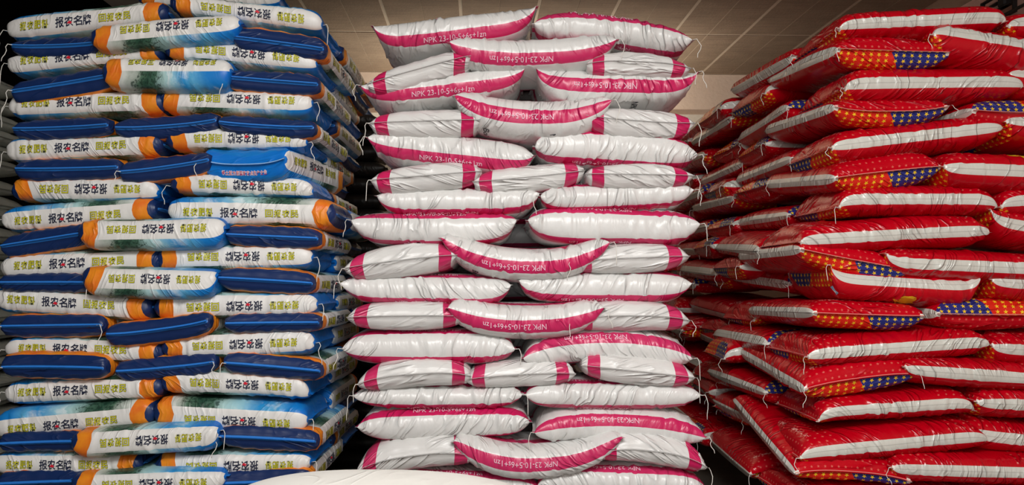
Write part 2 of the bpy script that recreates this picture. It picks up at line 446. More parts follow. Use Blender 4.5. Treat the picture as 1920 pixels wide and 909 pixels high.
class Sack:
    def __init__(self, kind, orient, L, W, T, seed, tips=(0, 0), sag=0.0, flip=False, roll=0.0, nu=44, nv=104, zs=0.0, ytilt=0.0, creases=None, ex=None):
        S = SHAPE[kind]; self.kind = kind; self.orient = orient
        rg = np.random.RandomState(seed); self.rg = rg
        self.L, self.W, self.T = L, W, T
        # section sampled evenly along its girth, from back fold over front fold (u=0) to back fold
        th = np.linspace(-math.pi, math.pi, 1601)
        cs, sn = np.cos(th), np.sin(th)
        Y = -W / 2 * np.sign(cs) * np.abs(cs) ** S['p']; Z = T / 2 * np.sign(sn) * np.abs(sn) ** S['q']
        arc = np.concatenate([[0], np.cumsum(np.hypot(np.diff(Y), np.diff(Z)))])
        G = arc[-1]; arc -= G / 2
        us = np.linspace(-G / 2, G / 2, nu + 1)
        ths = np.interp(us, arc, th)
        self._arcZ = (arc, Z, th)
        t = np.linspace(-1, 1, nv + 1)
        s = 0.35 * t + 0.65 * np.sin(t * math.pi / 2)
        bp = (1 - np.abs(s) ** (S.get('nE', S['n']) if orient == 'E' else S['n'])).clip(0) ** S['m']
        b = T / 2 * bp + 0.003
        a = W / 2 * (1 + (S.get('earE', S['ear']) if orient == 'E' else S['ear']) * (1 - bp))
        cy, sy = np.cos(ths), np.sin(ths)
        yy = -a[:, None] * (np.sign(cy) * np.abs(cy) ** S['p'])[None]
        zz = b[:, None] * (np.sign(sy) * np.abs(sy) ** S['q'])[None]
        pull = 0.030 * np.abs(s)[:, None] ** 5 * (1 - (yy / a[:, None]) ** 2)
        xx = (s * L / 2)[:, None] * (1 - pull)
        zz = zz + (zs * T / 2) * (1 - bp)[:, None] * np.where(s < 0, 1, 0)[:, None]
        V = (s + 1) * L / 2
        P3 = np.stack([xx, yy, zz], -1)
        # displacement along the normal: lumps, creases, pleats at the seams
        gu = np.gradient(P3, axis=1); gv = np.gradient(P3, axis=0)
        N = np.cross(gv, gu); N /= np.linalg.norm(N, axis=-1, keepdims=True) + 1e-9
        out = P3 * np.array([0, 1, 1]); sgn = np.sign((N * out).sum(-1).mean()); N *= sgn if sgn != 0 else 1
        uu, vv = np.meshgrid(us, V - L / 2)
        D = np.zeros_like(uu)
        for _ in range(5):
            k1, k2 = rg.uniform(3, 11), rg.uniform(1, 3) * 2 * math.pi / G
            D += 0.0022 * np.sin(vv * k1 + rg.uniform(0, 6.3)) * np.cos(round(k2 * G / 6.283) * 6.283 / G * uu + rg.uniform(0, 6.3))
        nc = S['cr'] if creases is None else creases
        for _ in range(nc):
            u0 = rg.normal(0, 0.09) if rg.rand() < 0.75 else rg.uniform(-G / 2, G / 2)
            v0 = rg.uniform(-0.46, 0.46) * L
            ang = rg.normal(0, 0.45)
            du, dv = uu - u0, vv - v0
            al = du * math.cos(ang) + dv * math.sin(ang); ac = -du * math.sin(ang) + dv * math.cos(ang)
            ac = ac + 1.2 * al * al * rg.normal(0, 1)
            ln, wd = rg.uniform(0.035, 0.10), rg.uniform(0.006, 0.013)
            A = S['amp'] * rg.uniform(0.4, 1.4) * (1 if rg.rand() < 0.6 else -1)
            D += A * np.exp(-(al / ln) ** 2) * (np.exp(-(ac / wd) ** 2) - 0.55 * np.exp(-((ac - 1.9 * wd) / (1.3 * wd)) ** 2))
        if orient == 'S' and kind in ('white', 'red') and nv > 70:   # one or two deep folds across the sack
            for _ in range(rg.randint(0, 3)):
                v0 = rg.uniform(-0.3, 0.3) * L; ang = rg.normal(0, 0.3)
                ac = (vv - v0) - uu * math.tan(ang)
                D += -0.007 * np.exp(-(ac / 0.012) ** 2) * np.exp(-((uu - rg.normal(0.03, 0.03)) / 0.10) ** 2) + 0.005 * np.exp(-((ac - 0.024) / 0.014) ** 2) * np.exp(-((uu) / 0.10) ** 2)
        dist_end = (1 - np.abs(s))[:, None] * L / 2
        for sg in (-1, 1):
            k = 2 * math.pi * rg.randint(12, 20) / G
            D += np.where(np.sign(s)[:, None] == sg, 1, 0) * 0.0035 * np.exp(-((dist_end - 0.03) / 0.035) ** 2) * np.cos(k * uu + rg.uniform(0, 6.3) + 1.5 * np.sin(uu * 9))
        D *= (0.15 + 0.85 * bp ** 0.8)[:, None]
        D[:, -1] = D[:, 0]
        P3 = P3 + N * D[..., None]
        # bending across the picture: tips and sag
        key = P3[..., 0] / (L / 2) if orient == 'S' else -P3[..., 1] / (W / 2)
        key = key.clip(-1.1, 1.1)
        avg = (tips[0] + tips[1]) / 2; dif = (tips[1] - tips[0]) / 2
        if ex is None and orient == 'S': prof = np.broadcast_to(((1 - bp) ** 0.85)[:, None], key.shape)
        else: prof = np.abs(key) ** (ex or 3.0)
        P3[..., 2] += dif * key + avg * prof + (avg + sag) * 0
        if orient == 'E' and ytilt:
            P3[..., 2] += ytilt * (P3[..., 0] / L + 0.5)
        # thin sewn flange beyond both ends
        def flange(row, inner):
            d_ = row - inner
            e = row.copy(); c = row.mean(0)
            e[:, 0] += np.sign(row[:, 0].mean()) * (0.005 if orient == 'E' and kind == 'white' else 0.014)
            k_ = np.arange(len(row)); mir = row[::-1, 2]; e[:, 2] = (row[:, 2] + mir) / 2 + (row[:, 2] - mir) * 0.06
            return e
        P3 = np.concatenate([flange(P3[0], P3[1])[None], P3, flange(P3[-1], P3[-2])[None]], 0)
        V = np.concatenate([[V[0] - 0.014], V, [V[-1] + 0.014]])
        self.us, self.V, self.P3, self.G = us, V, P3, G
        self.flip, self.roll = flip, roll
        # print coordinates in metres
        uP = us * S['P'] / G - roll
        step = np.linalg.norm(np.diff(P3, axis=0), axis=-1)
        aS = np.concatenate([np.zeros((1, nu + 1)), np.cumsum(step, 0)]) - 0.014
        aE = aS[-1:] - 0.014 - aS
        w_ = np.clip((V / L - 0.3) / 0.4, 0, 1)[:, None]
        vP = aS * (1 - w_) + (S['L'] - aE) * w_
        self.aS = aS
        if flip: uP, vP = -(us * S['P'] / G - roll), S['L'] - vP
        self.uP, self.vP = uP, vP
        self.gs, self.ls = S['P'] / G, S['L'] / L
        gu = np.gradient(P3, axis=1); gv = np.gradient(P3, axis=0)
        N = np.cross(gv, gu); N /= np.linalg.norm(N, axis=-1, keepdims=True) + 1e-9
        mid = N[len(N) // 2, len(us) // 2]
        if mid[1] > 0: N = -N
        self.N = N
    def u_at(self, f):
        """girth position on the front side at height fraction f (0 top, 1 bottom)"""
        arc, Z, th = self._arcZ
        m = np.abs(th) < math.pi / 2
        return float(np.interp((0.5 - f) * self.T, Z[m], arc[m]))
    def at(self, u, v, lift=0.0, arc=False):
        """points of the surface for girth u and length v (metres), lifted off it"""
        u = np.asarray(u, float); v = np.asarray(v, float)
        G = self.G
        u = (u + G / 2) % G - G / 2
        fu = ((u + G / 2) / G * (len(self.us) - 1)).clip(0, len(self.us) - 1.001)
        fv = np.interp(v, self.aS[:, len(self.us) // 4] if arc else self.V, np.arange(len(self.V))).clip(0, len(self.V) - 1.001)
        iu, iv = fu.astype(int), fv.astype(int); au, av = (fu - iu)[..., None], (fv - iv)[..., None]
        def bl(A): return (A[iv, iu] * (1 - au) + A[iv, iu + 1] * au) * (1 - av) + (A[iv + 1, iu] * (1 - au) + A[iv + 1, iu + 1] * au) * av
        return bl(self.P3) + bl(self.N) * lift
    def body(self, mat):
        nv, nu = self.P3.shape[:2]
        idx = np.arange(nv * nu).reshape(nv, nu)
        q = np.stack([idx[:-1, :-1], idx[:-1, 1:], idx[1:, 1:], idx[1:, :-1]], -1).reshape(-1, 4)
        # outward orientation
        a = self.P3[nv // 2, nu // 2]; b_ = self.P3[nv // 2, nu // 2 + 1]; c_ = self.P3[nv // 2 + 1, nu // 2]
        if np.cross(b_ - a, c_ - a)[1] > 0: q = q[:, ::-1]
        me = bpy.data.meshes.new('sack_body')
        me.vertices.add(nv * nu); me.vertices.foreach_set('co', self.P3.reshape(-1))
        me.loops.add(q.size); me.loops.foreach_set('vertex_index', q.reshape(-1))
        me.polygons.add(len(q)); me.polygons.foreach_set('loop_start', np.arange(0, q.size, 4))
        me.polygons.foreach_set('use_smooth', np.ones(len(q), bool))
        me.update(calc_edges=True)
        uvl = me.uv_layers.new(name='print')
        U = np.broadcast_to(self.uP[None], self.vP.shape); Vv = self.vP
        uvv = np.stack([U, Vv], -1).reshape(-1, 2)[q.reshape(-1)]
        uvl.data.foreach_set('uv', uvv.reshape(-1))
        me.materials.append(mat)
        me.validate()
        return me

class Print:
    """flat print laid on a sack: glyphs and patches in the sack's own surface coordinates"""
    def __init__(self, sk): self.sk = sk; self.v, self.f, self.mi, self.mats = [], [], [], []; self.n = 0
    def slot(self, key):
        if key not in self.mats: self.mats.append(key)
        return self.mats.index(key)
    def tri(self, uvpts, tris, key, lift, arc=False):
        self.v.append(self.sk.at(uvpts[:, 0], uvpts[:, 1], lift, arc)); self.f.append(tris + self.n)
        self.mi += [self.slot(key)] * len(tris); self.n += len(uvpts)
    def text(self, s, u0, v0, h, width, key, turn=0, off=0.0, lift=0.0015, box=None):
        """text centred on (u0, v0); h is the cap height; turn: 0 upright, 2 upside down, 1 reading downwards"""
        c0, _ = glyph(box or s); c, t = glyph(s, off)
        x0, x1 = c0[:, 0].min(), c0[:, 0].max(); y0, y1 = c0[:, 1].min(), c0[:, 1].max()
        X = (c[:, 0] - (x0 + x1) / 2) * width / (x1 - x0); Y = (c[:, 1] - (y0 + y1) / 2) * h / (y1 - y0)
        if turn == 0: uv = np.stack([u0 + Y, v0 + X], -1)
        elif turn == 2: uv = np.stack([u0 - Y, v0 - X], -1)
        else: uv = np.stack([u0 - X, v0 + Y], -1)
        self.tri(uv, t, key, lift)
    def patch(self, u0, v0, poly, key, lift=0.0012):
        poly = np.asarray(poly, float)
        k = len(poly); mid = poly.mean(0)
        ring = [poly * f_ + mid * (1 - f_) for f_ in (1.0, 0.66, 0.33)]
        pts = np.concatenate(ring + [mid[None]], 0)
        tr = []
        for r in range(2):
            for i in range(k):
                j = (i + 1) % k; a, b_, c_, d_ = r * k + i, r * k + j, (r + 1) * k + i, (r + 1) * k + j
                tr += [(a, b_, d_), (a, d_, c_)]
        for i in range(k): tr.append((2 * k + i, 2 * k + (i + 1) % k, 3 * k))
        self.tri(pts + np.array([u0, v0]), np.array(tr), key, lift)
    def build(self, name, parent):
        if not self.v: return None
        v = np.concatenate(self.v); f = np.concatenate(self.f)
        me = mesh_from(name, v, f, [MAT[k] for k in self.mats], mat_idx=self.mi)
        return link(name, me, parent)

NAME = {'white': 'fertilizer_sack', 'red': 'fertilizer_sack', 'blue': 'fertilizer_sack', 'grey': 'fertilizer_sack', 'dark': 'fertilizer_sack', 'plain': 'fertilizer_sack'}

def root_at(x, y, z, rz, label, group):
    r = bpy.data.objects.new('fertilizer_sack', None); C.objects.link(r)
    r.empty_display_size = 0.1
    r.location = (x, y, z); r.rotation_euler = (0, 0, rz)
    tag(r, label, 'sack', group)
    return r

def tail(sk, root, side, length, end=None, seed=0):
    """loose end of sewing thread hanging from a corner; side -1 / +1 in the picture"""
    rg = random.Random(seed)
    if sk.orient == 'S': p = sk.at(0.0, sk.V[0] if side < 0 else sk.V[-1]); o = np.array([side, 0, 0.0]); f = np.array([0, -1.0, 0])
    else: p = sk.at(0.0 if side > 0 else sk.G / 2 - 1e-4, sk.V[0]); o = np.array([0, -side, 0.0]); f = np.array([-1.0, 0, 0])
    w = rg.uniform(-0.012, 0.012)
    pts = [p - o * 0.012, p + o * 0.006 + f * 0.004 + np.array([0, 0, 0.003]), p + o * 0.013 + f * 0.008 + np.array([0, 0, -0.012])]
    for k in range(1, 5):
        pts.append(p + o * (0.014 + w * math.sin(k * 1.3)) + f * (0.010 + 0.004 * k) + np.array([0, 0, -0.012 - length * k / 4]))
    link('thread_tail', tube_mesh('thread_tail', pts, 0.0014 if sk.kind == 'red' else 0.0018, MAT['thread'], 5), root)

def seam_thread(sk, root, key, end=-1, r=0.0022):
    v = sk.V[1] if end < 0 else sk.V[-2]
    n = 26
    us = np.linspace(0.0, sk.G / 2 - 1e-4, n)
    a = sk.at(us, np.full(n, v)); b_ = sk.at(-us, np.full(n, v))
    m = (a + b_) / 2
    m[:, 0] += -0.004 if end < 0 else 0.004
    m[:, 2] += 0.004
    link('seam_thread', tube_mesh('seam_thread', m, r, MAT[key], 5), root)

ORD = ['top', 'second', 'third', 'fourth', 'fifth', 'sixth', 'seventh', 'eighth', 'ninth', 'tenth', 'eleventh', 'twelfth', 'thirteenth',
       'fourteenth', 'fifteenth', 'sixteenth', 'seventeenth', 'eighteenth', 'nineteenth', 'twentieth', 'twenty-first', 'twenty-second',
       'twenty-third', 'twenty-fourth', 'twenty-fifth', 'twenty-sixth']

def blue_text(sk, root, flip, roll, turn_extra=0):
    """slogan along the white side panel"""
    pr = Print(sk); L = sk.L; u0 = roll + (0.004 if not flip else -0.004)
    sgn = -1 if flip else 1; turn = 2 if flip else 0
    def V(f): return L * f if not flip else L * (1 - f)
    def run(s, f0, f1, h, key, outline):
        n = len(s); pitch = (f1 - f0) * L / n
        for i, ch in enumerate(s):
            v0 = V(f0 + (i + 0.5) * (f1 - f0) / n)
            if outline:
                pr.text(ch, u0, v0, h, pitch * 0.84, outline, turn, 0.040, 0.0022, box=ch)
                pr.text(ch, u0, v0, h, pitch * 0.84, key, turn, 0.006, 0.0034, box=ch)
            else:
                pr.text(ch, u0, v0, h, pitch * 0.90, key, turn, 0.018, 0.0026, box=ch)
    run('报农肥料', 0.105, 0.285, 0.034, 'ink_yellow', 'ink_olive')
    pr.build('lettering', root); pr = Print(sk)
    run('报农名牌', 0.325, 0.545, 0.042, 'ink_navy', None)
    pr.patch(u0 - sgn * 0.006, V(0.325 + 0.22 * 0.40), [(-0.002, -0.012), (0.008, -0.002), (0.001, 0.012), (-0.006, 0.004)], 'ink_red', 0.0036)
    pr.build('lettering', root); pr = Print(sk)
    run('回报农民', 0.585, 0.785, 0.034, 'ink_yellow', 'ink_olive')
    pr.build('lettering', root)

def build_sack(kind, K, d, xl, yl, xm, ym, xr, yr, th, label, group, seed, o):
    S = SHAPE[kind]
    dd = d + (0.08 if K == 'S' else 0.05) + o.get('dy', 0)
    Xl, Zl = px(xl, yl, dd); Xm, Zm = px(xm, ym, dd); Xr, Zr = px(xr, yr, dd)
    T = th * dd / F * 1.09
    if K == 'S':
        cor = 0.16 * S['W'] * (Zm - CZ) / dd
        T -= abs(cor) * (0.8 if kind == 'blue' else 0.15); Zm += cor * 0.45; Zl += cor * 0.25; Zr += cor * 0.25
    span = Xr - Xl
    cx = (Xl + Xr) / 2
    tips = (Zl - Zm, Zr - Zm); sag = -(tips[0] + tips[1]) / 2
    base = Zm
    flip = o.get('flip', False); roll = o.get('roll', 0.0)
    kw = dict(seed=seed, tips=tips, sag=sag, flip=flip, zs=o.get('zs', 0.0), ytilt=o.get('yt', 0.0), ex=o.get('ex'))
    if o.get('lo'): kw.update(nu=28, nv=56)
    if K == 'S':
        W = S['W']; sk = Sack(kind, 'S', span - 0.028, W, T, **kw)
        loc = (cx, d + W / 2 + o.get('dy', 0), base); rz = 0
    else:
        L = S['L']; sk = Sack(kind, 'E', L, span / (1 + max(S['ear'], 0)), T, **kw)
        loc = (cx, d + L / 2 + o.get('dy', 0), base); rz = math.pi / 2
    if 'f' in o:                                            # where the pink band shows on the side: ('lo'|'hi', fraction)
        which, fr = o['f']
        fr = min(0.92, fr + 0.07 * max(0.0, (base - CZ) / 1.2))
        roll = sk.u_at(fr) * sk.gs - (-0.09 if which == 'lo' else 0.09)
    if flip: up = -(sk.us * sk.gs - roll)
    else: up = sk.us * sk.gs - roll
    if kind == 'red' and K == 'S': up = -S['P'] / 2 - up
    sk.uP = up
    root = root_at(*loc, rz, label, group)
    if o.get('yaw'): root.rotation_euler.z = rz + math.radians(o['yaw'])
    link('body', sk.body(MAT[kind]), root)
    if kind == 'white' and K == 'S':
        fl = o.get('t', 2)
        vt = sk.L * (0.50 if fl == 0 else 0.43) + o.get('tv', 0)
        for b_ in (-0.09, 0.09):
            u0 = (b_ + roll) / sk.gs
            if abs(u0) < T * 0.95:
                pr = Print(sk); pr.text('NPK 23-10-5+6s+1zn', u0, vt, 0.026, 0.31, 'ink_white', fl, 0.004, 0.0042); pr.build('lettering', root)
        if o.get('blk'):
            ub = (-0.20 + roll) / sk.gs
            for s_, f_ in (('NPK', 0.63), ('Boi', 0.20)):
                pr = Print(sk); pr.text(s_, ub - 0.02, sk.L * f_, 0.030, 0.085, 'ink_black', 1, 0.01, 0.0014); pr.build('lettering', root)
    if kind == 'white' and K == 'E':
        seam_thread(sk, root, 'thread_grey', r=0.0013)
        if o.get('dirt'):
            pr = Print(sk); rg = random.Random(seed)
            for _ in range(16):
                a, r_ = rg.uniform(0, 6.28), rg.uniform(0.002, 0.009)
                u0, v0 = sk.G / 4 + rg.uniform(-0.02, 0.13), 0.06 + rg.uniform(0, 0.10)
                pr.patch(u0, v0, [(r_ * rg.uniform(0.5, 1.4) * math.cos(k * 0.9), r_ * rg.uniform(0.5, 1.4) * math.sin(k * 0.9)) for k in range(7)], 'soil')
            tag(pr.build('dirt_spots', root), kind='stuff')
    if kind == 'blue':
        if K == 'S':
            sk.roll = roll; blue_text(sk, root, flip, roll / sk.gs)
        else:
            if o.get('side'): blue_text(sk, root, flip, 0.0)
            if o.get('bluend'):
                seam_thread(sk, root, 'thread_blue', r=0.003)
                pr = Print(sk); s_ = '稀土配方肥国家定点生产企业'
                n = len(s_)
                for i, ch in enumerate(s_):
                    u0 = -(sk.G / 4) + (i - n / 2 + 0.5) * 0.018
                    # along the end, under the seam: letters run across the sack
                    for off, key, lf in ((0.06, 'ink_paper', 0.0012), (0.0, 'ink_red', 0.0022)):
                        c0, _ = glyph(ch); c, t = glyph(ch, off)
                        x0, x1 = c0[:, 0].min(), c0[:, 0].max(); y0, y1 = c0[:, 1].min(), c0[:, 1].max()
                        X = (c[:, 0] - (x0 + x1) / 2) * 0.015 / (x1 - x0); Y = (c[:, 1] - (y0 + y1) / 2) * 0.020 / (y1 - y0)
                        pr.tri(np.stack([u0 + X, 0.034 - Y], -1), t, key, lf, True)
                pr.build('lettering', root)
            else: seam_thread(sk, root, 'thread_sky', r=0.0042)
    if kind == 'red' and K == 'E':
        seam_thread(sk, root, 'thread_pink', r=0.0016)
    if kind == 'red' and K == 'S':
        seam_thread(sk, root, 'thread_pink', r=0.0016)
        pr = Print(sk)
        if o.get('gold'):
            u0, v0 = o['gold']; rg = random.Random(seed)
            pts = [((0.05 + 0.014 * rg.uniform(-1, 1)) * math.cos(k * 0.35) * 0.9, (0.05 + 0.014 * rg.uniform(-1, 1)) * math.sin(k * 0.35)) for k in range(18)]
            pr.patch(u0, v0, pts, 'ink_gold'); pr.build('printed_emblem', root); pr = Print(sk)
        if o.get('sticker'):
            pr.patch(-0.085, 0.03, [(-0.012, -0.012), (-0.012, 0.016), (0.012, 0.016), (0.012, -0.012)], 'ink_sky')
            pr.build('printed_emblem', root); pr = Print(sk)
            pr.patch(-0.085, 0.03, [(-0.006, -0.006), (-0.004, 0.01), (0.006, 0.008)], 'ink_paper', 0.002)
        pr.build('printed_emblem', root)
    for sd in o.get('tails', ()):
        tail(sk, root, sd, o.get('tl', 0.055 if kind == 'red' else 0.085) * random.Random(seed * 7 + sd).uniform(0.7, 1.25), seed=seed + sd)
    return root, sk

# ------------------------------------------------------------------ the middle stack: white sacks with pink bands
DW, DB, DR = 3.70, 3.52, 3.40
LO, HI = 'lo', 'hi'
W_ROWS = [
 [('S', 700, 62, 855, 67, 1008, 26, 60, dict(f=(LO, .66), t=0, tails=())),
  ('S', 995, 58, 1145, 63, 1295, 88, 54, dict(ex=2.3, f=(HI, .12), tails=(1,)))],
 [('E', 692, 163, 785, 134, 884, 112, 50, dict(tails=())),
  ('S', 840, 92, 1000, 110, 1156, 87, 62, dict(f=(LO, .64), tails=(1,))),
  ('E', 1097, 126, 1195, 121, 1292, 134, 46, dict(tails=(1,)))],
 [('S', 677, 171, 832, 170, 988, 139, 54, dict(f=(LO, .64), t=0, tails=(-1,))),
  ('S', 998, 138, 1150, 168, 1305, 146, 64, dict(f=(LO, .50), blk=1, tails=(1,)))],
 [('E', 693, 236, 795, 231, 901, 230, 52, dict(tails=(-1,))),
  ('S', 849, 190, 1000, 228, 1147, 198, 72, dict(f=(LO, .46), blk=1, tails=(1,))),
  ('E', 1096, 222, 1196, 231, 1300, 236, 54, dict(tails=(1,)))],
 [('S', 690, 265, 845, 288, 1004, 298, 66, dict(f=(LO, .72), t=0, tails=(-1,))),
  ('S', 996, 281, 1150, 281, 1305, 298, 68, dict(f=(HI, .10), tails=(1,)))],
 [('E', 697, 341, 800, 332, 904, 325, 50, dict(tails=(-1,))),
  ('E', 886, 344, 990, 335, 1095, 324, 50, dict(dy=-0.03)),
  ('E', 1095, 330, 1195, 330, 1298, 333, 46, dict(tails=(1,)))],
 [('S', 706, 371, 860, 380, 1015, 367, 54, dict(f=(LO, .84), tails=())),
  ('S', 1006, 372, 1155, 371, 1298, 361, 56, dict(f=(LO, .86), tails=(-1, 1)))],
 [('S', 659, 416, 818, 430, 973, 415, 60, dict(f=(HI, .12), t=0, tails=(-1,))),
  ('S', 983, 416, 1145, 425, 1309, 423, 68, dict(f=(HI, .12), tails=(1,)))],
 [('E', 648, 504, 757, 489, 859, 480, 56, dict(tails=(-1,))),
  ('S', 824, 448, 985, 496, 1144, 457, 58, dict(f=(LO, .60), blk=1, tails=(1,))),
  ('E', 1069, 491, 1180, 485, 1289, 482, 50, dict(tails=(-1,)))],
 [('S', 640, 530, 802, 543, 962, 534, 56, dict(f=(LO, .86), t=0, tails=(-1,))),
  ('S', 967, 526, 1135, 538, 1294, 531, 60, dict(f=(LO, .84), tails=()))],
 [('E', 653, 595, 762, 592, 870, 593, 50, dict()),
  ('S', 836, 576, 980, 602, 1133, 576, 62, dict(f=(LO, .62), tails=(1,))),
  ('E', 1071, 600, 1180, 592, 1289, 600, 52, dict(tails=(-1, 1)))],
 [('S', 643, 650, 803, 649, 970, 651, 64, dict(f=(LO, .84), t=0, tails=(-1, 1))),
  ('S', 975, 668, 1135, 645, 1296, 668, 64, dict(ex=2.3, f=(HI, .26), tails=(1,)))],
 [('E', 673, 717, 780, 700, 885, 703, 52, dict(tails=(-1,))),
  ('E', 873, 710, 975, 701, 1078, 699, 48, dict(dy=-0.03)),
  ('E', 1087, 684, 1192, 695, 1299, 706, 52, dict(tails=(1,)))],
 [('S', 664, 736, 822, 741, 983, 734, 46, dict(f=(LO, .84), t=0, tails=(-1, 1))),
  ('S', 979, 735, 1140, 738, 1310, 735, 54, dict(f=(LO, .86), tails=(1,)))],
 [('S', 671, 793, 835, 789, 997, 784, 62, dict(f=(HI, .14), t=0, tails=())),
  ('S', 996, 803, 1160, 790, 1319, 812, 62, dict(ex=2.3, f=(HI, .34), tails=(-1, 1)))],
 [('E', 671, 878, 780, 851, 889, 852, 60, dict(tails=(-1,), dirt=1)),
  ('S', 846, 820, 1000, 862, 1167, 812, 64, dict(f=(LO, .48), blk=1, tails=())),
  ('E', 1121, 848, 1220, 843, 1321, 870, 56, dict(tails=(1,)))],
 [('S', 678, 896, 845, 905, 1016, 908, 58, dict(f=(HI, .12), t=0, tails=())),
  ('S', 998, 908, 1165, 896, 1328, 918, 58, dict(f=(HI, .12), tails=()))],
]
POS2, POS3 = ['left', 'right'], ['left', 'middle', 'right']
seed = 100
GW = 'white sacks of the middle stack'
for r, row in enumerate(W_ROWS):
    pos = POS2 if len(row) == 2 else POS3
    for i, t in enumerate(row):
        seed += 1
        K, xl, yl, xm, ym, xr, yr, th, o = t
        o = dict(o)
        if len(row) == 3 and K == 'S': o.setdefault('dy', -0.06); o.setdefault('ex', 2.6)
        if K == 'E': o.setdefault('dy', -0.05)
        if K == 'S':
            look = 'white side-on sack with ' + ('low pink band' if o['f'][0] == LO else 'high pink band')
        else:
            look = 'white sack, stitched end facing out'
            if o.get('dirt'): look = 'white sack with dirt specks on its stitched end'
        label = f'{look}, {pos[i]} in {ORD[r]} row of middle stack'
        build_sack('white', K, DW, xl, yl, xm, ym, xr, yr, th, label, GW, seed, o)

def hidden_sack(kind, K, x, y, z, W_or_L, T, label, group, rz=0.0, flip=False):
    """a sack deep in a stack, simply shaped"""
    global seed
    seed += 1
    S = SHAPE[kind]
    sk = Sack(kind, 'S', S['L'] if W_or_L is None else W_or_L, S['W'], T, seed, nu=20, nv=32, creases=6, flip=flip)
    root = root_at(x, y, z, rz, label, group)
    link('body', sk.body(MAT[kind]), root)
    return root

# second layer of the white stack and the courses below the picture
for r, row in enumerate(W_ROWS):
    ys = sum(t[4] for t in row) / len(row)
    _, zc = px(0, ys, DW + 0.08)
    T = 0.17
    hidden_sack('white', 'S', 0.06 + 0.02 * (-1) ** r, DW + 0.52 * 1.55 + (0.29 if len(row) == 3 else 0), zc + 0.005, 0.95, T,
                f'white sack hidden behind the {ORD[r]} row of the middle stack', 'white sacks behind the front of the middle stack')

